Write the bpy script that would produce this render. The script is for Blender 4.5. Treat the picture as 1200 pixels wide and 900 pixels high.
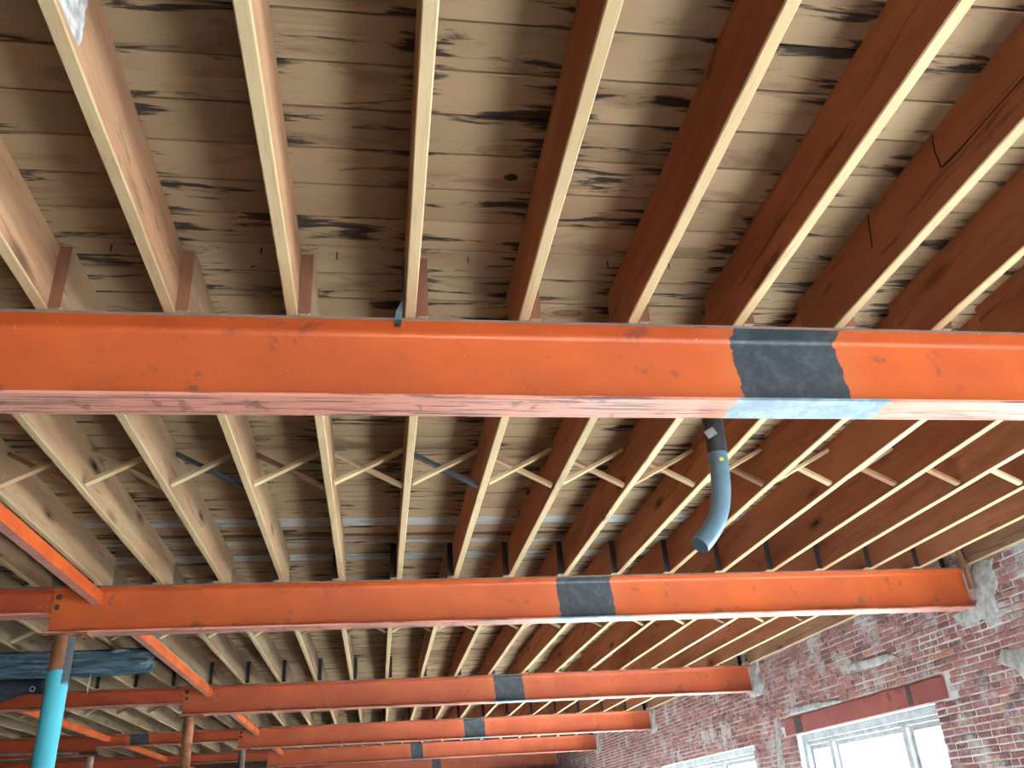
import bpy, math, random
from mathutils import Vector, Matrix
random.seed(7)
for o in list(bpy.data.objects): bpy.data.objects.remove(o)
scene = bpy.context.scene
C = scene.collection

# ------------------------------------------------------------------ camera, world, sun, exposure
EYE = 1.60                                   # eye height above the floor; all heights below are given from the floor
YAW, PITCH, ROLL, FPX = 0.167172, 0.469736, -0.063913, 1014.43
fw = Vector((math.sin(YAW)*math.cos(PITCH), math.cos(YAW)*math.cos(PITCH), math.sin(PITCH)))
r0 = Vector((math.cos(YAW), -math.sin(YAW), 0)); u0 = r0.cross(fw)
rr = r0*math.cos(ROLL) + u0*math.sin(ROLL); uu = -r0*math.sin(ROLL) + u0*math.cos(ROLL)
cd = bpy.data.cameras.new('camera'); cam = bpy.data.objects.new('camera', cd); C.objects.link(cam)
cd.sensor_fit = 'HORIZONTAL'; cd.sensor_width = 36; cd.lens = FPX/1200*36; cd.clip_start = .05; cd.clip_end = 400
M = Matrix((rr, uu, -fw)).transposed().to_4x4(); M.translation = (0, 0, EYE); cam.matrix_world = M
scene.camera = cam

wd = bpy.data.worlds.new('world'); scene.world = wd; wd.use_nodes = True
bg = wd.node_tree.nodes['Background']; bg.inputs[0].default_value = (.62, .82, 1, 1); bg.inputs[1].default_value = 2.6
sd = bpy.data.lights.new('sun', 'SUN'); sd.energy = 190; sd.angle = .012; sd.color = (1, .97, .93)
sun = bpy.data.objects.new('sun', sd); C.objects.link(sun)
sun.rotation_euler = (Vector((-1, .22, -.85))).to_track_quat('-Z', 'Y').to_euler()

vs = scene.view_settings
scene.display_settings.display_device = 'sRGB'
vs.view_transform = 'Standard'; vs.look = 'None'; vs.exposure = 0.12; vs.gamma = 1; vs.use_curve_mapping = False

# ------------------------------------------------------------------ measured layout (metres)
H = 1.6133 + EYE                             # underside of joists = top of beams
D = [2.635, 6.223, 10.770, 15.273, 19.432, 24.10]      # front edge of each beam
BW, BH = .153, .311                          # beam flange width and height
XW = 4.617                                   # face of the brick wall
J, T, JD = .4064, .042, .248                 # joist spacing, thickness, depth
XJ = [-.7385, -.6965]                        # left face of joist 0 in odd and even bays
DECK = H + JD
XL1, XL2 = -2.20, -4.35                      # the two column lines

# ------------------------------------------------------------------ helpers
def mesh(name, verts, faces, mats, idx=None, smooth=False):
    me = bpy.data.meshes.new(name); me.from_pydata([tuple(v) for v in verts], [], faces)
    for m in (mats if isinstance(mats, (list, tuple)) else [mats]): me.materials.append(m)
    if idx: me.polygons.foreach_set('material_index', idx)
    if smooth: me.polygons.foreach_set('use_smooth', [True]*len(me.polygons))
    me.update(); return me
def link(name, me, parent=None, loc=(0, 0, 0), rot=(0, 0, 0)):
    o = bpy.data.objects.new(name, me); C.objects.link(o)
    if parent: o.parent = parent
    o.location = loc; o.rotation_euler = rot; return o
def tag(o, label=None, cat=None, group=None, kind=None):
    if label: o['label'] = label
    if cat: o['category'] = cat
    if group: o['group'] = group
    if kind: o['kind'] = kind
    return o
def empty(name, loc=(0, 0, 0)):
    o = bpy.data.objects.new(name, None); C.objects.link(o); o.location = loc; o.empty_display_size = .1; return o
class MB:
    def __init__(s): s.v = []; s.f = []; s.i = []
    def add(s, vs, fs, mi=0):
        b = len(s.v); s.v += [tuple(v) for v in vs]; s.f += [tuple(b+k for k in f) for f in fs]; s.i += [mi]*len(fs); return s
    def box(s, a, b, mi=0, c=0):
        x0, y0, z0 = a; x1, y1, z1 = b
        if c <= 0:
            return s.add([(x0,y0,z0),(x1,y0,z0),(x1,y1,z0),(x0,y1,z0),(x0,y0,z1),(x1,y0,z1),(x1,y1,z1),(x0,y1,z1)],
                  [(0,3,2,1),(4,5,6,7),(0,1,5,4),(1,2,6,5),(2,3,7,6),(3,0,4,7)], mi)
        vs = []; 
        for (ax, ay, az) in [(p, q, r) for r in (0, 1) for (p, q) in ((0,0),(1,0),(1,1),(0,1))]:
            X, Y, Z = (x0, x1)[ax], (y0, y1)[ay], (z0, z1)[az]; sx, sy, sz = (1-2*ax)*c, (1-2*ay)*c, (1-2*az)*c
            vs += [(X, Y+sy, Z+sz), (X+sx, Y, Z+sz), (X+sx, Y+sy, Z)]
        q = lambda i, k: i*3+k
        F = [(q(0,2),q(3,2),q(2,2),q(1,2)), (q(4,2),q(5,2),q(6,2),q(7,2)), (q(0,1),q(1,1),q(5,1),q(4,1)), (q(1,0),q(2,0),q(6,0),q(5,0)),
             (q(2,1),q(3,1),q(7,1),q(6,1)), (q(3,0),q(0,0),q(4,0),q(7,0)),
             (q(0,2),q(1,2),q(1,1),q(0,1)), (q(1,2),q(2,2),q(2,0),q(1,0)), (q(2,2),q(3,2),q(3,1),q(2,1)), (q(3,2),q(0,2),q(0,0),q(3,0)),
             (q(4,2),q(4,1),q(5,1),q(5,2)), (q(5,2),q(5,0),q(6,0),q(6,2)), (q(6,2),q(6,1),q(7,1),q(7,2)), (q(7,2),q(7,0),q(4,0),q(4,2)),
             (q(0,0),q(0,1),q(4,1),q(4,0)), (q(1,1),q(1,0),q(5,0),q(5,1)), (q(2,0),q(2,1),q(6,1),q(6,0)), (q(3,1),q(3,0),q(7,0),q(7,1))]
        F += [(q(0,0),q(0,2),q(0,1)), (q(1,1),q(1,2),q(1,0)), (q(2,0),q(2,2),q(2,1)), (q(3,1),q(3,2),q(3,0)),
              (q(4,0),q(4,1),q(4,2)), (q(5,1),q(5,0),q(5,2)), (q(6,0),q(6,1),q(6,2)), (q(7,1),q(7,0),q(7,2))]
        return s.add(vs, F, mi)
    def rings(s, rings, mi=0, caps=True, closed=True):
        n = len(rings[0]); b = len(s.v)
        for r in rings: s.v += [tuple(v) for v in r]
        for i in range(len(rings)-1):
            for k in range(n if closed else n-1):
                a = b+i*n+k; c = b+i*n+(k+1) % n
                s.f.append((a, c, c+n, a+n)); s.i.append(mi)
        if caps:
            s.f.append(tuple(b+k for k in range(n))[::-1]); s.i.append(mi)
            s.f.append(tuple(b+(len(rings)-1)*n+k for k in range(n))); s.i.append(mi)
        return s
    def tube(s, pts, rad, n=12, mi=0, caps=True):
        pts = [Vector(p) for p in pts]; R = []
        for i, p in enumerate(pts):
            t = (pts[min(i+1, len(pts)-1)] - pts[max(i-1, 0)]).normalized()
            a = Vector((1, 0, 0)) if abs(t.x) < .8 else Vector((0, 1, 0))
            e1 = t.cross(a).normalized(); e2 = t.cross(e1)
            r = rad[i] if isinstance(rad, (list, tuple)) else rad
            R.append([p + e1*math.cos(2*math.pi*k/n)*r + e2*math.sin(2*math.pi*k/n)*r for k in range(n)])
        return s.rings(R, mi, caps)
    def mesh(s, name, mats, smooth=False): return mesh(name, s.v, s.f, mats, s.i, smooth)
def shade_auto(me, ang=35):
    me.polygons.foreach_set('use_smooth', [True]*len(me.polygons))
    try: me.set_sharp_from_angle(angle=math.radians(ang))
    except Exception: pass
    return me
def smoothstep(t): t = max(0, min(1, t)); return t*t*(3-2*t)

# ------------------------------------------------------------------ materials
class NT:
    def __init__(s, name):
        s.m = bpy.data.materials.new(name); s.m.use_nodes = True; s.t = s.m.node_tree; s.t.nodes.clear()
        s.out = s.n('ShaderNodeOutputMaterial'); s.p = s.n('ShaderNodeBsdfPrincipled'); s.l(s.p.outputs[0], s.out.inputs[0])
    def n(s, t, **kw):
        x = s.t.nodes.new(t)
        for k, v in kw.items(): setattr(x, k, v)
        return x
    def l(s, a, b): s.t.links.new(a, b)
    def set(s, sock, v):
        if hasattr(v, 'default_value') and hasattr(v, 'is_linked'): s.l(v, sock)
        else:
            if isinstance(v, tuple) and len(v) == 3 and sock.type == 'RGBA': v = v+(1,)
            sock.default_value = v
    def obj(s): return s.n('ShaderNodeTexCoord').outputs['Object']
    def vec(s, v, scale=(1, 1, 1), loc=(0, 0, 0)):
        m = s.n('ShaderNodeMapping'); s.l(v, m.inputs[0]); s.set(m.inputs['Scale'], scale); s.set(m.inputs['Location'], loc); return m.outputs[0]
    def noise(s, v, scale=5, detail=4, rough=.55, dist=0):
        x = s.n('ShaderNodeTexNoise'); s.l(v, x.inputs['Vector']); x.inputs['Scale'].default_value = scale; x.inputs['Detail'].default_value = detail
        x.inputs['Roughness'].default_value = rough; x.inputs['Distortion'].default_value = dist; return x.outputs['Fac']
    def ramp(s, v, a, b):
        x = s.n('ShaderNodeMapRange'); x.interpolation_type = 'SMOOTHSTEP'; s.set(x.inputs[0], v); s.set(x.inputs[1], a); s.set(x.inputs[2], b); return x.outputs[0]
    def math(s, op, a, b=0.0, c=0.0):
        x = s.n('ShaderNodeMath', operation=op); s.set(x.inputs[0], a); s.set(x.inputs[1], b); s.set(x.inputs[2], c); return x.outputs[0]
    def mix(s, f, a, b, mode='MIX'):
        x = s.n('ShaderNodeMix', data_type='RGBA', blend_type=mode); s.set(x.inputs[0], f); s.set(x.inputs[6], a); s.set(x.inputs[7], b); return x.outputs[2]
    def xyz(s, v):
        x = s.n('ShaderNodeSeparateXYZ'); s.l(v, x.inputs[0]); return x.outputs
    def rnd(s):
        a = s.n('ShaderNodeObjectInfo').outputs['Random']; b = s.n('ShaderNodeNewGeometry').outputs['Random Per Island']
        return s.math('FRACT', s.math('ADD', a, b))
    def shifted(s, v, r, amt=40):
        c = s.n('ShaderNodeCombineXYZ'); s.l(s.math('MULTIPLY', r, amt), c.inputs[0]); s.l(s.math('MULTIPLY', r, amt*.37), c.inputs[1]); s.l(s.math('MULTIPLY', r, amt*.71), c.inputs[2])
        a = s.n('ShaderNodeVectorMath', operation='ADD'); s.l(v, a.inputs[0]); s.l(c.outputs[0], a.inputs[1]); return a.outputs[0]
    def bump(s, h, strength=.3, dist=.004):
        x = s.n('ShaderNodeBump'); x.inputs['Strength'].default_value = strength; x.inputs['Distance'].default_value = dist
        s.l(h, x.inputs['Height']); s.l(x.outputs[0], s.p.inputs['Normal'])
    def fin(s, col, rough=.7, spec=.3, metal=0.0):
        s.set(s.p.inputs['Base Color'], col); s.set(s.p.inputs['Roughness'], rough); s.set(s.p.inputs['Specular IOR Level'], spec); s.set(s.p.inputs['Metallic'], metal); return s.m

def plain(name, col, rough=.6, spec=.3, metal=0.0, var=.25, scale=12):
    n = NT(name); v = n.obj(); k = n.noise(v, scale, 5)
    c = n.mix(n.ramp(k, .3, .7), tuple(x*(1-var) for x in col), tuple(min(1, x*(1+var)) for x in col))
    n.bump(k, .15, .003); return n.fin(c, rough, spec, metal)

def wood(name, light, dark, axis='y', streak=.35, stain=(.03, .022, .018), stain_amt=.0, knots=True, rough=.78, spec=.18, use_color=False, speck=0.0):
    """sawn timber: grain along one axis, growth rings, knots, blotchy black water stains"""
    n = NT(name); v0 = n.obj(); r = n.rnd(); v = n.shifted(v0, r)
    st = {'y': (9, .5, 9), 'x': (.5, 9, 9), 'z': (9, 9, .5)}[axis]
    md = {'y': (3, .45, 3), 'x': (.55, 4.2, 4.2), 'z': (3, 3, .45)}[axis]
    g = n.noise(n.vec(v, st), 9, 6, .65, .4); b = n.noise(n.vec(v, md), 1.6, 4, .55, .8)
    c = n.mix(n.ramp(b, .32, .68), dark, light)
    c = n.mix(n.math('MULTIPLY', n.ramp(g, .52, .72), streak), c, tuple(x*.45 for x in dark))
    c = n.mix(n.math('MULTIPLY', n.math('SUBTRACT', r, .5), .55), c, tuple(min(1, x*1.35) for x in light))
    dk = n.ramp(n.math('FRACT', n.math('MULTIPLY', r, 7.31)), .15, .95)
    c = n.mix(n.math('MULTIPLY', dk, .32), c, tuple(x*.5 for x in dark))
    if knots:
        kv = n.n('ShaderNodeTexVoronoi'); n.l(n.vec(v, {'y': (3.4, 1.0, 3.4), 'x': (1.5, 4.6, 4.6), 'z': (3.4, 3.4, 1)}[axis]), kv.inputs['Vector']); kv.inputs['Scale'].default_value = 1.1
        d = n.math('ADD', kv.outputs['Distance'], n.math('MULTIPLY', n.math('SUBTRACT', g, .5), .12))
        c = n.mix(n.math('MULTIPLY', n.ramp(d, .17, .05), .75), c, (.10, .05, .03)); c = n.mix(n.ramp(d, .06, .03), c, (.02, .014, .012))
    if stain_amt > 0:
        sm = {'y': (7, .7, 7), 'x': (.75, 6.5, 6.5), 'z': (7, 7, .7)}[axis]
        s1 = n.noise(n.vec(v, sm), 1.5, 7, .68, 1.2)
        m1 = n.math('MULTIPLY', n.ramp(s1, .585, .66), stain_amt); c = n.mix(m1, c, stain)
        m2 = n.math('MULTIPLY', n.ramp(n.noise(n.vec(v, sm, (3, 5, 1)), .9, 5, .6, .6), .50, .72), stain_amt*.55); c = n.mix(m2, c, (.10, .055, .035))
    if speck > 0:
        w = n.noise(v0, 26, 3, .6); c = n.mix(n.math('MULTIPLY', n.ramp(w, .67, .72), speck), c, (.62, .62, .58))
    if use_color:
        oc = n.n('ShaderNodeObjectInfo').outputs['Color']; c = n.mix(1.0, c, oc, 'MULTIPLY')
    n.bump(g, .35, .002); return n.fin(c, rough, spec)

def deckwood(name, light, dark, amt=1.0):
    n = NT(name); v0 = n.obj(); r = n.rnd(); v = n.shifted(v0, r, 37)
    g = n.noise(n.vec(v, (.9, 16, 16)), 5, 6, .6, .3); b = n.noise(n.vec(v, (.6, 1.2, 1.2)), 1.7, 3, .5)
    warp = n.noise(n.vec(v, (1.2, 3, 3)), 2.2, 5, .6)
    c = n.mix(n.ramp(b, .3, .7), dark, light); c = n.mix(n.math('MULTIPLY', n.ramp(g, .5, .75), .22), c, tuple(x*.5 for x in dark))
    c = n.mix(n.math('MULTIPLY', n.ramp(n.math('FRACT', n.math('MULTIPLY', r, 7.31)), .1, 1), .38), c, tuple(x*.62 for x in dark))
    # cathedral grain and knots
    kv = n.n('ShaderNodeTexVoronoi'); n.l(n.vec(v, (1.25, 3.4, 3.4)), kv.inputs['Vector']); kv.inputs['Scale'].default_value = 1.15
    d = n.math('ADD', kv.outputs['Distance'], n.math('MULTIPLY', n.math('SUBTRACT', warp, .5), .30))
    rings = n.math('SINE', n.math('MULTIPLY', d, 95)); near = n.ramp(d, .30, .08)
    c = n.mix(n.math('MULTIPLY', n.math('MULTIPLY', n.ramp(rings, .1, .9), near), .45), c, (.14, .075, .045))
    c = n.mix(n.math('MULTIPLY', n.ramp(d, .15, .06), .65), c, (.11, .06, .04)); c = n.mix(n.ramp(d, .055, .03), c, (.018, .013, .011))
    # brown water marks, then black streaks feathered along the grain
    wm = n.noise(n.vec(v, (1.6, 5, 5), (3, 1, 2)), 1.3, 5, .6, .9); c = n.mix(n.math('MULTIPLY', n.ramp(wm, .54, .68), .5*amt), c, (.15, .085, .05))
    fe = n.math('MULTIPLY', n.math('SUBTRACT', n.noise(n.vec(v, (2.5, 70, 70)), 1.5, 4, .6), .5), .17)
    s1 = n.math('ADD', n.noise(n.vec(v, (1.9, 12, 12), (8, 2, 6)), 1.25, 5, .6, .6), fe)
    u = n.math('FRACT', n.math('DIVIDE', n.math('SUBTRACT', n.xyz(n.n('ShaderNodeNewGeometry').outputs['Position'])[0], XJ[0]+T/2), J))
    nj = n.ramp(n.math('ABSOLUTE', n.math('SUBTRACT', u, .5)), .15, .48)      # water ran down along the joists
    s1 = n.math('ADD', s1, n.math('MULTIPLY', nj, .068))
    c = n.mix(n.math('MULTIPLY', n.ramp(s1, .575, .66), .92*amt), c, (.022, .020, .021))
    n.bump(g, .3, .002); return n.fin(c, .85, .12)
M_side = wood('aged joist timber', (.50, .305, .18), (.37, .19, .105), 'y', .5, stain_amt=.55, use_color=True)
M_bot = wood('paler joist underside', (.64, .50, .30), (.54, .40, .225), 'y', .35, stain_amt=.25, knots=False, use_color=False)
M_endb = wood('brown sawn joist end', (.22, .10, .06), (.14, .06, .035), 'z', .4, knots=False)
M_endk = plain('black tarred joist end', (.018, .017, .018), .55, .4)
M_deck = deckwood('deck board timber', (.43, .325, .205), (.34, .245, .15))
M_deckgrey = deckwood('grey whitewashed deck board', (.50, .55, .56), (.38, .42, .43), .6)
M_deckdark = wood('dark stained deck board', (.13, .10, .075), (.07, .055, .045), 'x', .4, stain_amt=.6)
M_decktop = plain('dark subfloor above', (.03, .025, .02), .9)
M_strut = wood('pale bridging strip', (.74, .60, .38), (.58, .42, .24), 'x', .3, knots=False)
M_strutd = wood('brown bridging strip', (.33, .19, .11), (.22, .12, .07), 'x', .3, knots=False)
M_strutb = plain('blue grey painted strip', (.10, .13, .15), .6, .3)

def paint(name, base, dark, patches=(), patch_col=(.035, .05, .065), scuff=.8, rough=.33, spec=.5, smear=(.55, .16, .06), dirtlines=0.0, edge=.010, metalpatch=0.0):
    """shop-primed steel: blotches, scuffs, white specks and bands ground back to bare steel"""
    n = NT(name); v = n.obj(); X = n.xyz(v)
    big = n.noise(v, 1.6, 5, .6); c = n.mix(n.ramp(big, .35, .7), base, dark)
    sm = n.ramp(n.noise(n.vec(v, (1, 1, 1), (7, 2, 5)), 7, 6, .62, .4), .59, .69); c = n.mix(n.math('MULTIPLY', sm, scuff*.8), c, (.15, .07, .05))
    sp = n.ramp(n.noise(n.vec(v, (1, 1, 1), (1, 9, 2)), 70, 2, .5), .74, .78); c = n.mix(n.math('MULTIPLY', sp, .8), c, (.75, .6, .5))
    s2 = n.ramp(n.noise(n.vec(v, (1, 1, 1), (4, 4, 4)), 95, 2, .5), .75, .79); c = n.mix(n.math('MULTIPLY', s2, .6), c, (.05, .025, .02))
    if dirtlines:
        dl = n.ramp(n.noise(n.vec(v, (1.3, 26, 26)), 2.2, 6, .65), .50, .60); c = n.mix(n.math('MULTIPLY', dl, dirtlines), c, (.07, .05, .055))
    met = None
    for (a, b) in patches:
        e = n.math('MULTIPLY', n.math('SUBTRACT', n.noise(v, 22, 6, .65), .5), edge*5)
        x = n.math('ADD', n.math('ADD', X[0], e), n.math('MULTIPLY', X[2], .08))
        inside = n.math('MULTIPLY', n.ramp(x, a-.004, a+.004), n.ramp(x, b+.004, b-.004))
        halo = n.math('MULTIPLY', n.ramp(x, a-.13, a-.01), n.ramp(x, b+.13, b+.01))
        c = n.mix(n.math('MULTIPLY', halo, .45), c, smear)
        pn = n.noise(v, 14, 7, .7); pc = n.mix(n.ramp(pn, .4, .7), patch_col, tuple(min(1, k*1.7+.02) for k in patch_col))
        c = n.mix(inside, c, pc); met = inside
    n.bump(n.noise(v, 40, 4), .06, .002)
    rg = n.mix(n.ramp(big, .3, .7), (rough,)*3, (min(1, rough+.15),)*3)
    return n.fin(c, rg, spec, n.math('MULTIPLY', met, metalpatch) if met is not None and metalpatch else 0.0)

OR1, OR2 = (.58, .125, .032), (.46, .092, .026)
OR3, OR4 = (.52, .12, .045), (.42, .085, .034)  # far beams: haze and dimness put into a duller orange
PK1, PK2 = (.74, .36, .29), (.64, .27, .20)  # pinker and paler than the web: floor light put into the undersides
def beam_mats(patch, far=False):
    p = [patch] if patch else []
    q = [(patch[0]-.07, patch[1]+.10)] if patch else []
    return [paint('orange primer on web', OR3 if far else OR1, OR4 if far else OR2, p), paint('scraped primer with floor light painted in', PK1, PK2, q, (.15, .24, .31), .9, .36, .5, (.62, .22, .10), .75),
            paint('dusty grey flange tip', (.22, .15, .12), (.14, .11, .10), (), scuff=.4, rough=.8)]
M_rust = plain('rusty steel', (.30, .125, .065), .75, .25, 0, .45, 9)
M_bolt = plain('dark bolt steel', (.06, .045, .04), .5, .4)
M_rivet = paint('orange painted rivet', OR1, OR2, ())
M_smallbeam = [paint('red orange primer', (.46, .088, .034), (.37, .066, .028), ())] + beam_mats(None)[1:]
def mat_brick():
    n = NT('old red brick'); v = n.obj(); r = n.rnd(); s = n.shifted(v, r, 30)
    c = n.mix(n.ramp(r, 0, 1), (.25, .115, .115), (.34, .165, .16)); c = n.mix(n.ramp(n.math('FRACT', n.math('MULTIPLY', r, 13.7)), .72, .95), c, (.17, .09, .095))
    c = n.mix(n.ramp(n.math('FRACT', n.math('MULTIPLY', r, 5.3)), .88, .95), c, (.40, .20, .155))
    gp = n.n('ShaderNodeNewGeometry').outputs['Position']
    c = n.mix(n.math('MULTIPLY', n.ramp(n.noise(s, 14, 6, .7), .48, .70), .6), c, (.50, .49, .49))
    c = n.mix(n.math('MULTIPLY', n.ramp(n.noise(gp, 2.6, 7, .68), .50, .62), .8), c, (.50, .53, .55))
    k = n.noise(s, 60, 5, .7); n.bump(k, .6, .004); return n.fin(c, .9, .15)
def mat_mortar():
    n = NT('grey lime mortar'); v = n.obj(); k = n.noise(v, 30, 6, .7)
    c = n.mix(n.ramp(n.noise(v, 3, 5), .3, .7), (.55, .60, .63), (.72, .77, .79)); n.bump(k, .7, .006); return n.fin(c, .95, .1)
M_brick, M_mortar = mat_brick(), mat_mortar()
M_cement = plain('smeared grey cement', (.40, .44, .45), .95, .1, 0, .35, 14)
def mat_brickwall():
    n = NT('plain brick walling'); v = n.obj(); b = n.n('ShaderNodeTexBrick'); X = n.xyz(v)
    cb = n.n('ShaderNodeCombineXYZ'); n.l(n.math('ADD', X[0], X[1]), cb.inputs[0]); n.l(X[2], cb.inputs[1]); n.l(cb.outputs[0], b.inputs[0])
    b.inputs['Color1'].default_value = (.28, .085, .06, 1); b.inputs['Color2'].default_value = (.38, .14, .1, 1); b.inputs['Mortar'].default_value = (.45, .44, .42, 1)
    b.inputs['Scale'].default_value = 1; b.inputs['Brick Width'].default_value = .19; b.inputs['Row Height'].default_value = .053; b.inputs['Mortar Size'].default_value = .006
    return n.fin(b.outputs[0], .9, .15)
M_brickwall = mat_brickwall()
M_floor = plain('pale worn concrete', (.40, .42, .44), .8, .25, 0, .2, 2)
M_ground = plain('pale paving outside', (.50, .51, .52), .9, .1, 0, .15, .8)
M_frame = plain('weathered grey window frame', (.42, .46, .48), .7, .2, 0, .2, 9)
M_lintel = paint('faded red lintel paint', (.33, .115, .11), (.25, .085, .085), (), scuff=1.0, rough=.7, spec=.2)
def mat_glass():
    n = NT('thin window glass'); n.t.nodes.remove(n.p)
    t = n.n('ShaderNodeBsdfTransparent'); t.inputs[0].default_value = (.94, .97, .97, 1); g = n.n('ShaderNodeBsdfGlossy'); g.inputs['Roughness'].default_value = .03
    m = n.n('ShaderNodeMixShader'); m.inputs[0].default_value = .05; n.l(t.outputs[0], m.inputs[1]); n.l(g.outputs[0], m.inputs[2]); n.l(m.outputs[0], n.out.inputs[0]); return n.m
M_glass = mat_glass()
def mat_column():
    n = NT('flaking cyan paint over rust'); v = n.obj(); X = n.xyz(v)
    e = n.math('MULTIPLY', n.math('SUBTRACT', n.noise(v, 30, 6, .65), .5), .05)
    rust = n.mix(n.ramp(n.noise(v, 12, 6, .7), .35, .7), (.34, .13, .06), (.17, .075, .05))
    grey = (.045, .065, .08)
    low = n.ramp(n.math('ADD', X[2], e), 1.067+EYE+.003, 1.067+EYE-.003)
    c = n.mix(low, rust, (.09, .62, .80))
    ang = n.math('ADD', n.math('ADD', X[0], n.math('MULTIPLY', X[1], .2)), n.math('MULTIPLY', e, .5))
    lim = n.math('MULTIPLY', n.ramp(n.math('ADD', X[2], e), .97+EYE, 1.0+EYE), n.ramp(ang, .026, .030)); c = n.mix(lim, c, grey)
    return n.fin(c, .5, .4)
M_colcyan = mat_column()
M_colpale = plain('grey pink column paint', (.42, .28, .24), .7, .2, 0, .4, 8)
def mat_wrap():
    n = NT('crinkled blue grey plastic wrap'); v = n.obj(); k = n.noise(n.vec(v, (1.5, 9, 9)), 3, 6, .6, .5)
    c = n.mix(n.ramp(k, .35, .7), (.045, .095, .135), (.15, .24, .30)); n.bump(k, .6, .02); return n.fin(c, .25, .7)
M_wrap = mat_wrap()
M_flex = plain('black flexible duct fabric', (.02, .032, .042), .6, .3)
M_hose = plain('blue grey plastic pipe', (.10, .20, .27), .35, .5, 0, .25, 6)
M_pipeshade = plain('pipe darkened by painted shade', (.03, .037, .042), .5, .35)  # darkened pipe colour, holds the beam's shade
M_tape = plain('grey tape', (.24, .25, .26), .6, .3)
M_yellow = plain('yellow sticker', (.55, .5, .1), .6)
M_green = plain('pale green ribbon', (.45, .58, .40), .7)
M_steel = plain('dark galvanised strap', (.10, .14, .17), .35, .5, .6)
M_nail = plain('black nail', (.012, .012, .013), .5)
M_galv = plain('galvanised conduit', (.42, .44, .46), .4, .5, .5)

# ------------------------------------------------------------------ the shell of the room
fl = MB().box((-9.3, -6, -.2), (XW+.3, 29.2, 0)).mesh('floor', M_floor); tag(link('floor', fl), 'pale worn concrete floor', kind='structure')
gr = MB().box((-60, -60, -.5), (80, 90, -.3)).mesh('ground', M_ground); tag(link('ground', gr), 'pale paving outside the building', kind='structure')

WT = .30                                     # wall thickness
WINS = [(-2.6, .4), (2.2, 5.1), (7.12, 9.83), (11.10, 15.05), (16.4, 20.0)]  # last window is out of view, added to light the far end
SILL, HEAD = .75, .70+EYE
def wall_core():
    m = MB(); x0, x1 = XW+.001, XW+WT
    top = DECK+.15
    m.box((x0, -6, 0), (x1, 29.2, SILL)); m.box((x0, -6, HEAD), (x1, 29.2, top))
    ys = [-6] + [y for w in WINS for y in w] + [29.2]
    for a, b in zip(ys[0::2], ys[1::2]): m.box((x0, a, SILL), (x1, b, HEAD))
    return m.mesh('wall_right', M_mortar)
wall = tag(link('wall_right', wall_core()), 'old red brick wall with patchy grey mortar', kind='structure')
w2 = MB().box((-9.3, 28.9, 0), (XW, 29.2, DECK+.15)).mesh('wall_back', M_brickwall); tag(link('wall_back', w2), 'far brick wall', kind='structure')
w3 = MB().box((-9.3, -6, 0), (-9.0, 28.9, DECK+.15)).mesh('wall_left', M_brickwall); tag(link('wall_left', w3), 'left brick wall', kind='structure')
m = MB(); m.box((-9, -6, 0), (.3, -5.7, DECK+.15)); m.box((.3, -6, 2.6), (XW, -5.7, DECK+.15)); m.box((.3, -6, 0), (XW, -5.7, .35))  # openings out of view, added to light the beam fronts
m.box((2.1, -6, .35), (2.3, -5.7, 2.6)); m.box((XW-.5, -6, .35), (XW, -5.7, 2.6))
tag(link('wall_front', m.mesh('wall_front', M_brickwall)), 'front wall behind the viewer with openings added to light the beams', kind='structure')

# bricks: the ones that show largest are parts, the rest of the wall is one part
def project(p):
    d = Vector(p) - Vector((0, 0, EYE)); z = d.dot(fw)
    if z <= .05: return None
    return 600+FPX*d.dot(rr)/z, 450-FPX*d.dot(uu)/z, z
CH, BL, MJ = .0535, .178, .0135
LINT = (6.90, 10.07, .715+EYE, .895+EYE)
def blocked(y0, y1, z0, z1):
    for a, b in WINS:
        if y1 > a-.0 and y0 < b and z1 > SILL and z0 < HEAD: return True
    a, b, c, d = LINT
    if y1 > a and y0 < b and z1 > c and z0 < d: return True
    for dd in D[1:]:
        if y1 > dd-.02 and y0 < dd+BW+.02 and z1 > H-BH-.02 and z0 < H+.01: return True
    return False
cells = []
nrow = int((H+JD)/CH)
for r in range(nrow):
    z = r*CH; y = 1.2 + (r % 2)*BL*.5 + random.uniform(-.02, .02)
    header = r % 6 == 3
    while y < 28.8:
        L = (BL*.53 if header or random.random() < .07 else BL) * random.uniform(.95, 1.05)
        segs = [(y, y+L-MJ)]
        # cut bricks at openings
        for a, b in WINS:
            if z+CH > SILL and z < HEAD:
                ns = []
                for (s0, s1) in segs:
                    if s1 <= a or s0 >= b: ns.append((s0, s1))
                    else:
                        if s0 < a-.03: ns.append((s0, a-.004))
                        if s1 > b+.03: ns.append((b+.004, s1))
                segs = ns
        for s0, s1 in segs:
            if s1-s0 > .03 and not blocked(s0, s1, z+.004, z+CH-MJ):
                cells.append((s0, s1, z+MJ/2, z+CH-MJ/2, random.uniform(-.004, .005)))
        y += L
vis = []
for i, (a, b, c, d, q) in enumerate(cells):
    P = project((XW, (a+b)/2, (c+d)/2))
    if P and 0 < P[0] < 1200 and 0 < P[1] < 900 and d < H+.0: vis.append((P[2], i))
vis.sort(); part = set(i for _, i in vis[:300])
bm_cache = {}
rest = MB()
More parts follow.
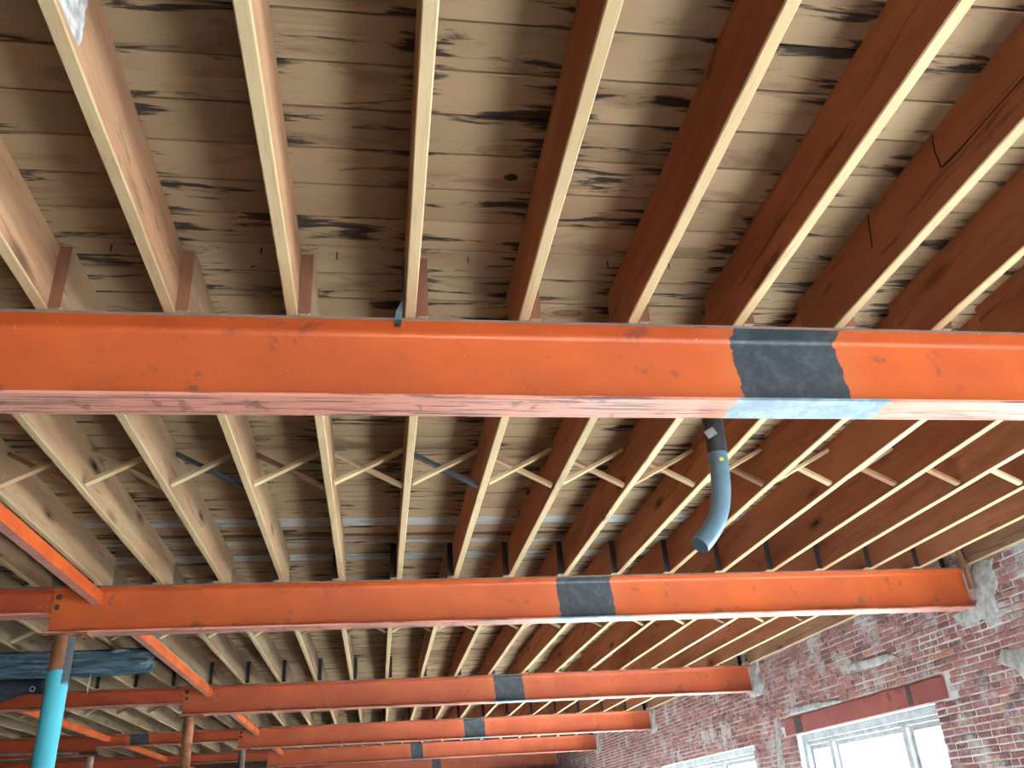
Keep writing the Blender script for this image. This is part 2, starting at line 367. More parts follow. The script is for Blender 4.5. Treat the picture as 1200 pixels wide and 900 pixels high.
for i, (a, b, c, d, q) in enumerate(cells):
    if i in part:
        key = round((b-a)/.012)
        if key not in bm_cache:
            bm_cache[key] = [MB().box((-.03, 0, -(d-c)/2), (.0, 1, (d-c)/2), 0, 0).mesh('brick', M_brick)]
            L = key*.012; mm = MB(); rnd = lambda s: random.uniform(-s, s)
            mm.box((-.0, 0, -(d-c)/2), (.03, L, (d-c)/2), 0, .0035); mm.v = [(x+rnd(.0015), y+rnd(.0035), z+rnd(.0028)) for x, y, z in mm.v]
            bm_cache[key] = mm.mesh('brick', M_brick)
        link('brick', bm_cache[key], wall, (XW-.006+q, a, (c+d)/2), (random.uniform(-.015, .015), 0, 0))
    else:
        j = random.uniform(-.002, .002)
        rest.box((XW-.006+q, a, c+j), (XW+.02, b, d+j))
tag(link('brickwork', rest.mesh('brickwork', M_brick), wall), kind='stuff')

# cement smears round the beam ends and on the wall
def blob(name, pts, th, mat, parent, x=XW):
    """irregular smear of cement on the wall: outline in (y, z), domed towards the room"""
    n = len(pts); cy = sum(p[0] for p in pts)/n; cz = sum(p[1] for p in pts)/n
    dense = []
    for k in range(n):
        a, b = pts[k], pts[(k+1) % n]
        for s in range(4):
            t = s/4; dense.append((a[0]+(b[0]-a[0])*t+random.uniform(-.008, .008), a[1]+(b[1]-a[1])*t+random.uniform(-.008, .008)))
    R = []
    for f, d in ((1, -.02), (.97, th*.5), (.85, th*.9), (.5, th*1.15)):
        R.append([(x-d-random.uniform(0, .003), cy+(p[0]-cy)*f, cz+(p[1]-cz)*f) for p in dense])
    return link(name, shade_auto(MB().rings(R).mesh(name, mat), 60), parent)
def zz(z): return z+EYE
blob('cement_patch', [(5.88, zz(1.60)), (6.10, zz(1.63)), (6.19, zz(1.58)), (6.215, zz(1.30)), (6.40, zz(1.285)), (6.56, zz(1.29)), (6.5, zz(1.20)), (6.33, zz(1.16)), (6.22, zz(1.20)), (6.10, zz(1.13)), (6.0, zz(1.22)), (5.99, zz(1.34)), (5.90, zz(1.42)), (5.93, zz(1.52))], .016, M_cement, wall)
for k, dd in enumerate(D[2:5]):
    blob('cement_patch', [(dd-.30, zz(1.63)), (dd-.02, zz(1.63)), (dd-.01, zz(1.30)), (dd+.16, zz(1.29)), (dd+.16, zz(1.24)), (dd-.2, zz(1.22)), (dd-.34, zz(1.33)), (dd-.26, zz(1.46))], .016, M_cement, wall)
for pts in ([(5.72, zz(.93)), (6.12, zz(.96)), (6.2, zz(.88)), (6.02, zz(.80)), (5.95, zz(.70)), (5.82, zz(.74)), (5.70, zz(.83))],
            [(7.6, zz(1.20)), (8.3, zz(1.23)), (8.4, zz(1.17)), (7.9, zz(1.12)), (7.5, zz(1.15))],
            [(10.2, zz(.95)), (10.35, zz(.93)), (10.45, zz(.55)), (10.5, zz(.2)), (10.25, zz(.2)), (10.28, zz(.6))],
            [(5.6, zz(.35)), (6.0, zz(.38)), (6.1, zz(.28)), (5.7, zz(.2)), (5.5, zz(.26))],
            [(9.2, zz(.98)), (9.9, zz(.99)), (10.0, zz(.92)), (9.3, zz(.905)), (8.6, zz(.905)), (8.7, zz(.94))]):
    blob('cement_patch', pts, .011, M_cement, wall)

# lintel over the near window
li = MB(); N = 26; prof = []
for k in range(N+1):
    y = LINT[0]+(LINT[1]-LINT[0])*k/N; w = random.uniform(-.006, .006)
    prof.append([(XW-.016, y, LINT[2]), (XW+.2, y, LINT[2]), (XW+.2, y, LINT[3]), (XW-.012, y, LINT[3]+w), (XW-.018, y, LINT[3]-.01+w)])
li.rings(prof)
lo = link('lintel', li.mesh('lintel', M_lintel)); tag(lo, 'faded red lintel over the nearest window in the brick wall', 'lintel')
for (a, b) in ((9.62, 9.80), (7.40, 7.47)):
    link('dark_patch', MB().box((XW-.021, a, LINT[2]+.004), (XW-.010, b, LINT[3]-.012), 0, .003).mesh('dark_patch', plain('dark grey bare patch', (.07, .065, .07), .8)), lo)

# windows
def window(name, y0, y1, mull, label):
    w = empty(name, (XW+.10, (y0+y1)/2, SILL)); x = XW+.10; oy = (y0+y1)/2
    def B(n, ya, yb, za, zb, xa, xb, mat=M_frame, par=w, c=.006):
        return link(n, MB().box((xa-x, ya-oy, za-SILL), (xb-x, yb-oy, zb-SILL), 0, c).mesh(n, mat), par)
    B('window_head', y0, y1, HEAD-.075, HEAD-.002, x-.04, x+.08); B('window_head', y0+.05, y1-.05, HEAD-.115, HEAD-.076, x-.015, x+.06)
    B('window_sill', y0, y1, SILL+.002, SILL+.05, x-.07, x+.10)
    B('jamb', y0+.002, y0+.055, SILL+.05, HEAD-.075, x-.04, x+.08); B('jamb', y1-.055, y1-.002, SILL+.05, HEAD-.075, x-.04, x+.08)
    ys = [y0+.055]+mull+[y1-.055]
    for q in mull: B('mullion', q-.04, q+.04, SILL+.05, HEAD-.115, x-.03, x+.07)
    for k in range(len(ys)-1):
        a = ys[k]+(.04 if k else 0); b = ys[k+1]-(.04 if k < len(ys)-2 else 0); z0, z1 = SILL+.05, HEAD-.115
        s = MB(); t = .045
        s.box((-.02, a-oy, z0-SILL), (.02, a+t-oy, z1-SILL)); s.box((-.02, b-t-oy, z0-SILL), (.02, b-oy, z1-SILL))
        s.box((-.02, a+t-oy, z1-t-SILL), (.02, b-t-oy, z1-SILL)); s.box((-.02, a+t-oy, z0-SILL), (.02, b-t-oy, z0+t-SILL))
        so = link('sash', s.mesh('sash', M_frame), w, (.035, 0, 0))
        link('pane', MB().box((-.003, a+t-oy, z0+t-SILL), (.003, b-t-oy, z1-t-SILL)).mesh('pane', M_glass), so)
    tag(w, label, kind='structure'); return w
lab = ['window in the brick wall behind the viewer', 'window in the brick wall beside the viewer', 'nearest bright window under the red lintel', 'second bright window farther along the brick wall', 'unseen third window added to light the far end of the brick wall', 'farthest window along the brick wall']
for i, (a, b) in enumerate(WINS):
    L = b-a; ml = [a+L/3, a+2*L/3]
    if i == 2: ml = [7.80, 9.22]
    if i == 3: ml = [12.44, 13.77]
    window('window_%d' % (i+1), a, b, ml, lab[i])
    pd = bpy.data.lights.new('sky_portal', 'AREA'); pd.shape = 'RECTANGLE'; pd.size = HEAD-SILL; pd.size_y = L; pd.cycles.is_portal = True
    po = bpy.data.objects.new('sky_portal', pd); C.objects.link(po); po.location = (XW+WT+.05, (a+b)/2, (SILL+HEAD)/2); po.rotation_euler = (0, math.pi/2, 0)
pd = bpy.data.lights.new('sky_portal', 'AREA'); pd.shape = 'RECTANGLE'; pd.size = 3.8; pd.size_y = 2.25; pd.cycles.is_portal = True
po = bpy.data.objects.new('sky_portal', pd); C.objects.link(po); po.location = (2.2, -6.1, 1.47); po.rotation_euler = (math.pi/2, 0, 0)

# ------------------------------------------------------------------ ceiling: deck boards
ce = MB().box((-9.3, -6, DECK+.024), (XW+.3, 29.2, DECK+.15)).mesh('ceiling', M_decktop)
ceil_ = tag(link('ceiling', ce), 'underside of weathered wooden deck boards', kind='structure')
PW = .1672; Y0 = 1.562-2*PW; rest = MB(); rest_g = []
row = -45
def board_mesh(L, mat, PW=PW):
    m = MB(); n = 6; g = .0034
    R = []
    for k in range(n+1):
        x = L*k/n; e = [random.uniform(-.0016, .0016) for _ in range(3)]
        x = min(max(x, .001), L-.001)
        R.append([(x, g+e[0], .0), (x, PW-g+e[1], .0), (x, PW-g+.001, .024), (x, g-.001, .024)])
    for ring in R:
        ring[0:2] = [(ring[0][0], ring[0][1]+.002, 0), (ring[1][0], ring[1][1]-.002, 0)]
    for i in range(len(R)): R[i] = [R[i][0], R[i][1], (R[i][1][0], R[i][1][1]+.002, .003), R[i][2], R[i][3], (R[i][0][0], R[i][0][1]-.002, .003)]
    m.rings(R); return m.mesh('deck_board', mat)
SPECIAL = {24: M_deckgrey, 29: M_deckgrey}
SPLIT = {26: [(0, .42, M_deckdark), (.42, 1, M_deck)], 27: [(0, .5, M_deckgrey), (.5, 1, M_deck)]}
for r in range(-44, 163):
    y = 1.562 + r*PW
    if y > 28.8: break
    near = 1.2 < y < 6.6
    x = XJ[0]+T/2 - random.randint(13, 19)*J
    cuts = [-9.0, x]
    while x < XW:
        x += random.choice([6, 7, 8, 9, 10])*J; cuts.append(min(x, XW))
    cuts = [c for k, c in enumerate(cuts) if k == 0 or c-cuts[k-1] > .05]
    for a, b in zip(cuts, cuts[1:]):
        dz = random.uniform(0, .004)
        if near and b > -2.6 and a < 4.6:
            for (f0, f1, mt) in SPLIT.get(r, [(0, 1, SPECIAL.get(r, M_deck))]):
                link('deck_board', board_mesh(b-a, mt, PW*(f1-f0)), ceil_, (a, y+PW*f0, DECK-dz*.5))
        else: rest.box((a+.002, y+.003, DECK-dz), (b-.002, y+PW-.003, DECK+.023))
tag(link('deck_boards', rest.mesh('deck_boards', M_deck), ceil_), kind='stuff')

# ------------------------------------------------------------------ steel beams
def ibeam(x0, x1, h, w, mats, n=1, tw=.011, tt=.011, tr=.020):
    hw, ht = w/2, tw/2; P = []
    def corner(pts): P.extend(pts)
    # profile in (y, z), z down from 0, y from 0 (front tip) to w ; counter-clockwise seen from +x
    half = [(0, 0), (0, -tt), (hw-ht-.020, -tr), (hw-ht-.007, -tr-.004), (hw-ht-.001, -tr-.012), (hw-ht, -tr-.024)]
    low = [(a, -h-b) for a, b in half[::-1]]
    left = half+low; right = [(w-a, b) for a, b in left[::-1]]
    prof = left+right; N = len(prof); m = MB()
    R = [[(x0+(x1-x0)*k/n, a, b) for a, b in prof] for k in range(n+1)]
    m.rings(R)
    mi = []
    for f in m.f:
        ids = [i % N for i in f]
        if len(f) > 4: mi.append(0); continue
        pr = set(ids)
        def e(i): return {i, (i+1) % N} == pr
        if e(0) or e(N-2): mi.append(2)               # top tips
        elif e(10) or e(11) or e(12): mi.append(1)    # bottom tip, underside
        else: mi.append(0)
    m.i = mi; me = m.mesh('steel_beam', mats)
    me.polygons.foreach_set('use_smooth', [len(p.vertices) == 4 for p in me.polygons])
    try: me.set_sharp_from_angle(angle=math.radians(38))
    except Exception: pass
    return me
ordn = ['first', 'second', 'third', 'fourth', 'fifth', 'sixth', 'seventh', 'eighth', 'ninth', 'tenth', 'eleventh', 'twelfth', 'thirteenth', 'fourteenth', 'fifteenth', 'sixteenth', 'seventeenth', 'eighteenth', 'nineteenth', 'twentieth']
blabel = ['nearest and largest orange steel beam across the photo, with a bare dark band', 'second orange steel beam from the viewer, resting on the cyan column', 'third orange steel beam from the viewer', 'fourth orange steel beam from the viewer', 'fifth orange steel beam from the viewer', 'sixth and farthest orange steel beam']
patch = [(1.30, 1.725), (1.295, 1.71), (1.37, 1.725), (1.405, 1.75), (.67, .92), (1.37, 1.60)]
BOLT = MB().tube([(0, .012, 0), (0, -.004, 0), (0, -.010, 0)], [.020, .020, .013], 8).mesh('bolt', M_bolt)
RIV = MB().tube([(0, .004, 0), (0, -.003, 0), (0, -.006, 0)], [.009, .008, .004], 8).mesh('rivet', M_rivet)
for i, y in enumerate(D):
    b = tag(link('steel_beam', ibeam(XL1, XW-.004, BH, BW, beam_mats(patch[i], i > 1), 4), None, (0, y, H)), blabel[i], 'beam', 'main orange steel beams')
    if i in (1, 2, 3):
        wy = BW/2-.006
        for (bx, bz) in ((.035, -.055), (.035, -.125), (.20, -.055)): link('bolt', BOLT, b, (XL1+bx, wy, bz))
    bl = None
    if i > 0:
        h2 = .185
        mats = M_smallbeam if i != 3 else [paint('red primer with a dark patch', (.46, .088, .034), (.37, .066, .028), [(-3.86, -3.58)])]+M_smallbeam[1:]
        o = tag(link('steel_beam', ibeam(XL2+.02, XL1-.006, h2, BW, mats, 2), None, (0, y, H)), 'shallow red steel beam left of the column line, continuing the %s orange beam' % ordn[i], 'beam', 'shallow red beams')
        if i in (1, 2):
            for bx in (-.035, -.085):
                for bz in (-.06, -.12): link('rivet', RIV, o, (XL1+bx, BW/2-.006, bz))
    if i > 1:
        tag(link('steel_beam', ibeam(-8.98, XL2+.012, .30, BW, M_smallbeam, 2), None, (0, y, H+.0)), 'deep red steel beam at far left, in line with the %s orange beam' % ordn[i], 'beam', 'deep red beams at far left')
# tie angles running from beam to beam along the column lines
def angle_tie(x, y0, y1, label):
    w, h, t = .062, .082, .008
    prof = [(0, 0), (w, 0), (w, h), (w-t, h), (w-t, t), (0, t)]
    m = MB(); m.rings([[(a, y, b) for a, b in prof] for y in (0, (y1-y0)/2, y1-y0)])
    m.i = [1 if (len(f) == 4 and {k % 6 for k in f} == {0, 1}) else 0 for f in m.f]
    o = link('tie_angle', m.mesh('tie_angle', [paint('bright orange primer', (.74, .14, .03), (.60, .10, .025), ()), paint('underside primer tinted by painted floor light', PK1, PK2, (), dirtlines=.4)]), None, (x, y0, H-.113))
    for (dy, dz) in ((.04, .02), (.04, .05)): 
        r = link('rivet', RIV, o, (w-.001, y1-y0-dy, dz)); r.rotation_euler = (0, 0, math.pi/2)
    return tag(o, label, 'steel angle', 'orange tie angles')
for i in range(5):
    if i == 0: angle_tie(-1.945, D[0]+BW/2+.008, D[1]+BW/2-.008, 'bright orange steel angle running back to the second beam above the cyan column')
    else: angle_tie(-1.945, D[i]+BW/2+.008, D[i+1]+BW/2-.008, 'orange steel angle running between the %s and %s beams' % (ordn[i], ordn[i+1]))
for i in range(2, 5):
    angle_tie(-4.20, D[i]+BW/2+.008, D[i+1]+BW/2-.008, 'faded orange steel angle at far left between the %s and %s beams' % (ordn[i], ordn[i+1]))

# columns
def column(x, y, ztop, rad, mat, label):
    e = empty('steel_column', (x, y, 0))
    m = MB(); n = 24
    m.rings([[(rad*math.cos(2*math.pi*k/n), rad*math.sin(2*math.pi*k/n), z) for k in range(n)] for z in (0.012, ztop*.4, ztop-.014)])
    link('shaft', shade_auto(m.mesh('shaft', mat)), e)
    link('base_plate', MB().box((-.14, -.14, 0), (.14, .14, .012), 0, .003).mesh('base_plate', M_rust), e)
    c = link('cap_plate', MB().box((-.14, -.085, ztop-.014), (.16, .085, ztop), 0, .002).mesh('cap_plate', M_rust), e)
    for (bx, by) in ((-.11, -.06), (.11, -.06), (-.11, .06), (.11, .06)):
        b = link('bolt', BOLT, c, (bx, by, ztop-.014)); b.rotation_euler = (math.pi/2, 0, 0); b.scale = (.7, .7, .7)
    return tag(e, label, 'column', 'steel columns')
column(-2.085, D[0]+.077, H-BH, .068, M_rust, 'round rusty column under the left end of the nearest beam')
column(-2.085, D[1]+.077, H-BH, .068, M_colcyan, 'round steel column painted bright cyan below a rusty top')
column(-2.11, D[2]+.077, H-BH, .056, M_rust, 'slim rusty round column under the third beam')
column(-2.13, D[3]+.077, H-BH, .056, plain('dull grey brown column paint', (.16, .13, .12), .6, .3, 0, .4, 8), 'dark grey round column under the fourth beam')
column(-2.13, D[4]+.077, H-BH, .056, M_rust, 'rusty column under the fifth beam')
for i in (2, 3, 4): column(-4.40, D[i]+.077, H-.30, .05, M_colpale, 'pale pinkish column at far left under the %s beam' % ordn[i])

# ------------------------------------------------------------------ joists
def joist_mesh(L, ends=0, seg=10, wob=.0025):
    m = MB(); c = .004; R = []
    for k in range(seg+1):
        y = L*k/seg; dx = random.uniform(-wob, wob) if 0 < k < seg else 0; dt = random.uniform(-wob, wob)*.5; z0 = random.uniform(0, wob) if 0 < k < seg else 0
        x0, x1 = dx-dt*.3, T+dx+dt*.3
        x0 = max(x0, .0005); x1 = min(x1, T-.0005)
        R.append([(x0+c, y, z0), (x1-c, y, z0), (x1, y, z0+c), (x1, y, JD-.0005), (x0, y, JD-.0005), (x0, y, z0+c)])
    m.rings(R)
    mi = []
    for f in m.f:
        ids = {k % 6 for k in f}
        mi.append(2 if len(f) == 6 else (1 if ids in ({0, 1}, {1, 2}, {0, 5}) else 0))
    m.i = mi
    return m.mesh('floor_joist', [M_side, M_bot, [M_endb, M_endk][ends]])
LAPS = [0, .014, .055, .06, .06, .06, .06]
bays = []
YS = [-.95] + D + [28.88]
WH = ['nearest bay', 'between first and second beams', 'between second and third beams', 'between third and fourth beams', 'between fourth and fifth beams', 'between fifth and sixth beams', 'behind the sixth beam']
def tone(x, k, b):  # tint by position
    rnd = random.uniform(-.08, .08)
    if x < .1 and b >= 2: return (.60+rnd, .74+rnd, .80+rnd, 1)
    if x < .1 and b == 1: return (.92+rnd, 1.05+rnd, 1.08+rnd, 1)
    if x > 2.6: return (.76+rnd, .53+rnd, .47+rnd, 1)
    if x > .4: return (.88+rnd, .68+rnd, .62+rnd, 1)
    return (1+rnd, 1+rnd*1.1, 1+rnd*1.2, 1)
LBL1 = {-2: 'partly hidden joist', -1: 'pinkish tan joist cut by the left edge', 0: 'wide pale joist with a white plaster smear', 1: 'pale cream joist', 2: 'thin reddish joist with a metal strap', 3: 'reddish joist with a rough pale underside', 4: 'dark red joist with a yellow underside', 5: 'dark red joist with a clean cream underside', 6: 'dark red joist with a cracked side', 7: 'dark red joist', 8: 'dark red joist at the right edge'}
JO = {}
for b in range(7):
    xs = XJ[b % 2]; y0 = YS[b]; y1 = YS[b+1]
    a = y0-LAPS[b] if b else y0; e = min(y1+BW+.06, 28.88)
    shared = None
    for k in range(-22, 15):
        x = xs+k*J
        if x < -8.8 or x+T > XW-.2: continue
        pr = [project((x+q*T, yy, H+z)) for q in (0, 1) for z in (0, JD) for yy in ([y0+(y1-y0)*s/12 for s in range(13)])]
        pr = [q for q in pr if q]
        inside = any(-60 < q[0] < 1260 and -60 < q[1] < 960 for q in pr)
        if not inside and not (b <= 2 and -2.3 < x): continue
        if x < -2.3 and b >= 5: continue
        if x < -5.6: continue
        if b <= 2: me = joist_mesh(e-a, 1 if b >= 2 else 0)
        else:
            if shared is None: shared = [joist_mesh(e-a, 1, 6) for _ in range(3)]
            me = random.choice(shared)
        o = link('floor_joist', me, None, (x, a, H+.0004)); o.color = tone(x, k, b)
        JO[(b, k)] = o
        wallk = 13 - k                      # open joists counted from the brick wall
        if b == 0:
            if k >= -1: lb = '%s in the nearest bay, %s from the left' % (LBL1.get(k, 'dark red joist'), ordn[k+1])
            else: lb = 'joist beyond the left edge in the nearest bay, %s out of view' % ordn[-2-k]
        elif x > -2.25:
            n = (12 if b % 2 else 12) - k
            lb = 'wooden joist %s, %s from the brick wall' % (WH[b], ordn[n] if 0 <= n < 20 else 'farthest')
        else:
            n = int((-2.25 - x)/J)
            lb = 'grey-brown joist left of the first column line, %s, %s from it' % (WH[b], ordn[min(n, 19)])
        tag(o, lb, 'joist', 'floor joists of the %s' % WH[b] if b == 0 else 'floor joists %s' % WH[b])
M_crack = plain('dark crack', (.02, .01, .008), .9)
def ribbon(name, par, face_x, pts, ws, mat, th=.0012):
    o = par.location; R_ = []
    for (y, z), w in zip(pts, ws):
        R_.append([(face_x-th-o.x, y-o.y, H+z-w-o.z), (face_x+th-o.x, y-o.y, H+z-w-o.z), (face_x+th-o.x, y+.001-o.y, H+z+w-o.z), (face_x-th-o.x, y+.001-o.y, H+z+w-o.z)])
    return link(name, MB().rings(R_).mesh(name, mat), par)
fx = XJ[0]+6*J
ribbon('crack', JO[(0, 6)], fx, [(1.20, .095), (1.48, .100), (1.63, .104), (1.77, .106), (1.855, .114), (1.865, .118)], [.001, .0014, .001, .002, .003, .0005], M_crack)
for pp in ([(1.852, .236), (1.862, .215), (1.868, .176), (1.864, .15), (1.866, .118)], [(2.255, .24), (2.266, .21), (2.275, .17), (2.287, .122)]):
    o = JO[(0, 6)].location
    link('crack', MB().rings([[(fx-.0012-o.x, y-.002-o.y, H+z-o.z), (fx+.001-o.x, y-.002-o.y, H+z-o.z), (fx+.001-o.x, y+.0015-o.y, H+z-o.z), (fx-.0012-o.x, y+.0015-o.y, H+z-o.z)] for y, z in pp]).mesh('crack', M_crack), JO[(0, 6)])
o = JO[(0, 0)].location; fx = XJ[0]+T
pts = [(1.20, .03), (1.34, .024), (1.40, .020), (1.477, .022), (1.526, .026), (1.530, .05), (1.521, .075), (1.526, .10), (1.512, .125), (1.518, .15), (1.508, .185), (1.45, .2), (1.36, .21), (1.2, .215)]
n = len(pts); vv = [(fx-.0005-o.x, y-o.y, H+z-o.z) for y, z in pts]+[(fx+.004-o.x, y-.004-o.y, H+z-o.z+(.002 if z < .1 else -.003)) for y, z in pts]
link('plaster_smear', mesh('plaster_smear', vv, [tuple(range(n))[::-1], tuple(range(n, 2*n))]+[(k, (k+1) % n, (k+1) % n+n, k+n) for k in range(n)], plain('grey white plaster', (.52, .54, .55), .95, .1, 0, .4, 25)), JO[(0, 0)])
M_botst = wood('pale underside with black tar stains', (.72, .57, .36), (.60, .44, .26), 'y', .3, stain_amt=1.0, knots=True)
JO[(1, 5)].data.materials[1] = M_botst
hk = [(.018*math.cos(k*.5236)*1.25, .018*math.sin(k*.5236)*.8) for k in range(12)]
link('knot_hole', MB().rings([[(x, y, z) for x, y in hk] for z in (-.0015, .002)]).mesh('knot_hole', M_nail), ceil_, (.403, 2.155, DECK-.002))
# wall joist lying against the bricks in each bay
for b in range(1, 7):
    y0, y1 = YS[b]+BW+.09, YS[b+1]-.09
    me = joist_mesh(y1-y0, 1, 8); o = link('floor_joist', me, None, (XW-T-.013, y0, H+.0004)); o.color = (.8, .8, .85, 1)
    tag(o, 'dark joist flush against the brick wall, %s' % WH[b], 'joist', 'wall joists')

# ------------------------------------------------------------------ cross bridging
def strut(p0, p1, mat, par, w=.040, t=.019):
    a, b = Vector(p0), Vector(p1); d = (b-a); L = d.length; x = d.normalized(); y = Vector((0, 1, 0)); z = x.cross(y)
    m = MB().box((0, -w/2, -t/2), (L, w/2, t/2), 0, .0015)
    o = link('strut', m.mesh('strut', mat), par); o.matrix_local = Matrix((x, y, z)).transposed().to_4x4(); o.location = a; return o
for b, yb in ((1, 4.36), (2, 8.17), (3, 13.1)):
    ks = sorted(k for (bb, k) in JO if bb == b)
    for k in ks:
        if (b, k+1) not in JO: continue
        xl = JO[(b, k)].location.x+T; xr = JO[(b, k+1)].location.x
        if b == 3 and xl > -2.0: continue
        if xl < -2.1 < xr and b == 1: pass
        e = empty('cross_bridging', ((xl+xr)/2, yb, H))
        g = (xr-xl)/2; dy = random.uniform(-.012, .012)
        ma, mb = random.choice([M_strut, M_strut, M_strut, M_strutd]), random.choice([M_strut, M_strut, M_strutd])
        if b == 1 and k == 2: ma, mb = M_strut, M_strutb
        if b == 1 and k == -1: ma, mb = M_strut, M_strutb
        strut((-g+.004, -.024+dy, .022), (g-.004, -.024+dy*.5, .215+random.uniform(-.01, .01)), ma, e)
        strut((-g+.004, .024+dy, .215+random.uniform(-.01, .01)), (g-.004, .024, .022), mb, e)
        n = 12-k
        side = '%s gap from the brick wall' % ordn[n] if xl > -2.3 and n < 20 else '%s gap left of the column line' % ordn[min(19, max(0, int((-2.2-xl)/J)))]
        tag(e, 'crossed bridging strips %s, %s' % (WH[b], side), 'bridging', 'cross bridging %s' % WH[b])

# ------------------------------------------------------------------ things hung from the ceiling
# bent pipe behind the nearest beam
def bez(p, n=26):
    out = []
    for k in range(n+1):
        t = k/n; pts = [Vector(q) for q in p]
        while len(pts) > 1: pts = [a.lerp(b_, t) for a, b_ in zip(pts, pts[1:])]
        out.append(pts[0])
    return out
hp = [(1.275, 2.915, zz(1.60)), (1.27, 2.915, zz(1.30)), (1.262, 2.915, zz(1.16)), (1.29, 2.915, zz(1.0)), (1.205, 2.90, zz(.92)), (1.125, 2.88, zz(.845))]
path = bez(hp, 40)
he = empty('bent_pipe', path[0])
o0 = path[0]
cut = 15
m = MB(); rel = [p-o0 for p in path]
pipe = link('pipe', shade_auto(MB().tube(rel, .036, 20, caps=False).rings([], 0) .mesh('pipe', M_hose) if False else MB().tube(rel, [.036]*(len(rel)-1)+[.034], 20).mesh('pipe', M_hose), 50), he)
link('pipe_shade', shade_auto(MB().tube(rel[:cut], .0385, 20).mesh('pipe_shade', M_pipeshade), 50), he)  # dark shell on the upper pipe: the beam's shadow painted as colour
def patch_on(name, c, w, h, rot, mat):
    q = MB().box((-w/2, -.004, -h/2), (w/2, .003, h/2), 0, .0015)
    return link(name, q.mesh(name, mat), he, Vector(c)-o0, rot)
patch_on('tape', (1.240, 2.883, zz(1.285)), .040, .034, (0, -.45, -.35), M_tape)
patch_on('sticker', (1.262, 2.876, zz(1.175)), .018, .013, (0, 0, 0), M_yellow)
tag(he, 'bent grey-blue pipe hanging down behind the nearest beam', 'pipe')

# metal strap hooked over the nearest beam beside a joist
xs = XJ[0]+2*J
st = MB(); w = .0028
pts = [(2.50, .17), (2.60, .05), (2.620, .016), (2.626, -.014), (2.618, -.046)]
R = []
for k, (yy, z) in enumerate(pts):
    xx = xs-.006 - (0 if k < 2 else .010*(k-1)/3)
    R.append([(xx-.020 if k > 1 else xx-.004, yy-w, H+z), (xx+.004, yy-w, H+z), (xx+.004, yy+w, H+z), (xx-.020 if k > 1 else xx-.004, yy+w, H+z)])
tag(link('metal_strap', st.rings(R).mesh('metal_strap', M_steel)), 'dark metal strap hooked over the nearest beam beside the thin reddish joist', 'strap')

# nails coming through the deck near the first beam
for (nx, ny, ln, tl) in [(-.93, 2.60, .032, .0), (-.425, 2.585, .03, .06), (-.165, 2.60, .034, 0), (.305, 2.60, .03, 0), (.565, 2.60, .03, .04), (.83, 2.60, .03, 0), (1.07, 2.60, .026, 0), (-.46, 2.70, .02, 1.1), (1.98, 2.60, .03, 0)]:
    link('nail', MB().tube([(0, 0, .004), (0, 0, -ln*.8), (math.sin(tl)*.006, 0, -ln)], [.0022, .0022, .0008], 6).mesh('nail', M_nail), ceil_, (nx, ny, DECK), (0, tl, 0))

# plastic-wrapped duct left of the cyan column
def wrapped_duct():
    x1, x0 = -1.975, -5.2; yc, zc = 8.38, zz(1.492); n = 70; R = []; K = 42
    ph = [random.uniform(0, 6.28) for _ in range(K)]
    for i in range(n+1):
        t = i/n; x = x0+(x1-x0)*t; ring = []
        taper = 1 - .15*max(0, (t-.95)/.05)
        for k in range(K):
            a = 2*math.pi*k/K; ca, sa = math.cos(a), math.sin(a)
            sq = (abs(ca)**4+abs(sa)**4)**-.25
            fold = 1 + .13*math.cos(7*a+.6+.25*math.sin(2*x)) + .03*math.sin(7*x+ph[k]) + random.uniform(-.015, .015)
            ring.append((x - x1 - (.06*abs(math.sin(5*a)) if i == n else 0), ca*.12*sq*fold*taper, sa*.098*sq*fold*taper - .008*math.sin(1.7*x)))
        R.append(ring)
    return MB().rings(R), (x1, yc, zc)
mm, loc = wrapped_duct()
du = empty('wrapped_duct', loc); link('wrap', mm.mesh('wrap', M_wrap), du)
def flap(y, z, s):
    vs = [(0, 0, 0), (.09*s, -.012, .022*s), (.24*s, -.004, .012*s), (.15*s, -.018, -.016*s), (.05*s, -.012, -.022*s)]
    vs2 = [(a, b+.003, c) for a, b, c in vs]; f = [(0, 1, 2, 3, 4), (9, 8, 7, 6, 5)]+[(k, k+5, (k+1) % 5+5, (k+1) % 5) for k in range(5)]
    return mesh('glint_flap', vs+vs2, f, plain('silver glints on torn wrap', (.30, .38, .43), .3, .6))
for (dx, dz, s) in ((-.13, .03, .55), (-.36, .06, .7), (-.10, -.05, .5)): link('glint_flap', flap(0, 0, s), du, (dx, -.145, dz))  # pale torn flaps with the wrap's silver glints put into their colour
tag(du, 'long blue-grey plastic-wrapped duct hanging behind the cyan column', 'duct')
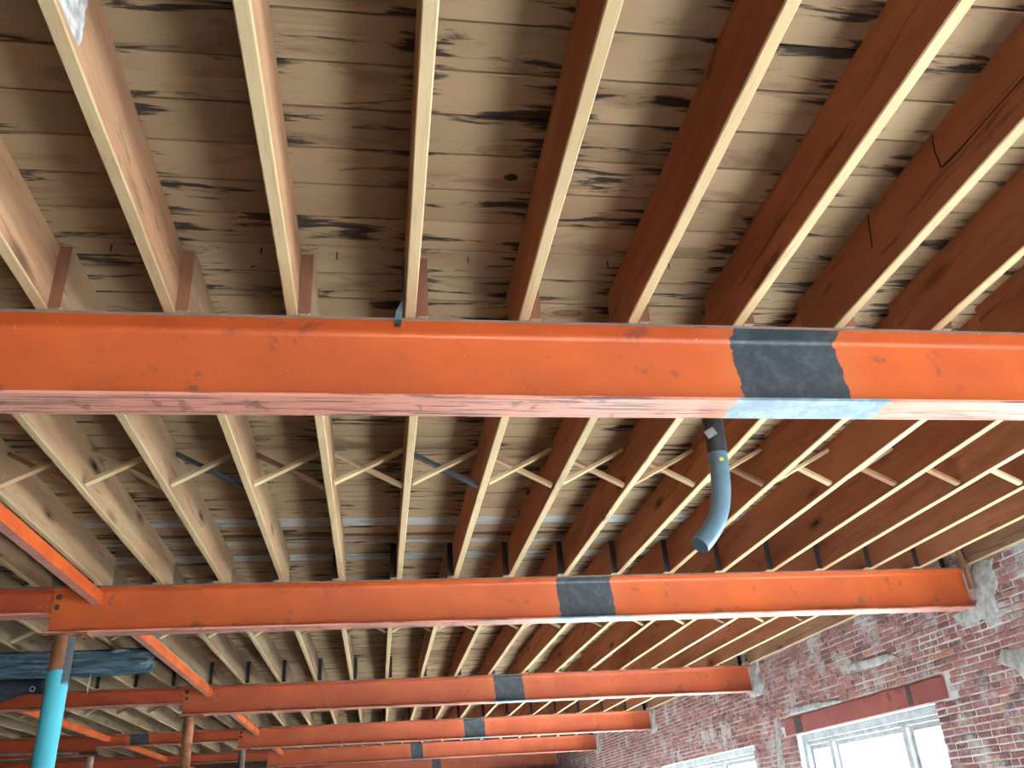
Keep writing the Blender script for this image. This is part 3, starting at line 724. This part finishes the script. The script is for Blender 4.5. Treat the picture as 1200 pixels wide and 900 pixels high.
# green ribbon hanging from the duct
gv = []; gp = [(0, 0, .004), (.05, .005, .006), (.09, .022, .010), (.13, .012, .014), (.17, .003, .010)]
R = []
for z, w, x in gp: R.append([(-x-w/2, -.001, -z), (-x+w/2, -.001, -z), (-x+w/2, .002, -z), (-x-w/2, .002, -z)])
tag(link('ribbon', MB().rings(R).mesh('ribbon', M_green), None, (-2.475, 8.30, zz(1.385))), 'pale green ribbon dangling from the wrapped duct beside the cyan column', 'ribbon')
# sagging black flexible duct
pts = bez([(-3.10, 9.42, zz(1.54)), (-3.35, 9.42, zz(1.50)), (-3.7, 9.40, zz(1.43)), (-4.1, 9.38, zz(1.33)), (-4.7, 9.35, zz(1.30)), (-5.4, 9.3, zz(1.36))], 60)
rad = [.115+.02*math.sin(k*.35)-(.10*max(0, 1-k/7)**2) for k in range(len(pts))]
fo = Vector(pts[0]); fe = empty('flexible_duct', fo)
link('tube', shade_auto(MB().tube([p-fo for p in pts], rad, 16).mesh('tube', M_flex), 50), fe)
hr = [(.022*math.cos(t*.5236), 0, .022*math.sin(t*.5236)) for t in range(13)]
link('hanger_ring', MB().tube(hr, .005, 6).mesh('hanger_ring', M_galv), fe, (-.20, -.10, -.115))
tag(fe, 'black sagging flexible duct at the left edge behind the cyan column', 'duct')
# conduit at far left
cp = empty('conduit', (-6.2, D[3]-.10, zz(1.345)))
link('pipe', MB().tube([(0, 0, .05), (1.0, 0, .022), (1.72, 0, 0)], .018, 10).mesh('pipe', M_galv), cp)
link('coupling', MB().tube([(1.68, 0, .001), (1.95, 0, -.008)], .03, 10).mesh('coupling', M_bolt), cp)
tag(cp, 'thin grey conduit crossing in front of the deep red beam at far left', 'conduit')
# shim board at the wall end of the second beam
sb = MB(); sb.rings([[(x+q, yy, z) for x, q, yy in ((-.03, dx, -.02), (.0, dx, -.02), (.0, dx, .02), (-.03, dx, .02))] for z, dx in ((-.14, .004), (0, 0), (.24, -.03))])
tag(link('shim_board', sb.mesh('shim_board', M_strutd), None, (XW-.024, D[1]-.035, H-.04)), 'thin upright wooden shim board at the wall end of the second beam', 'board')
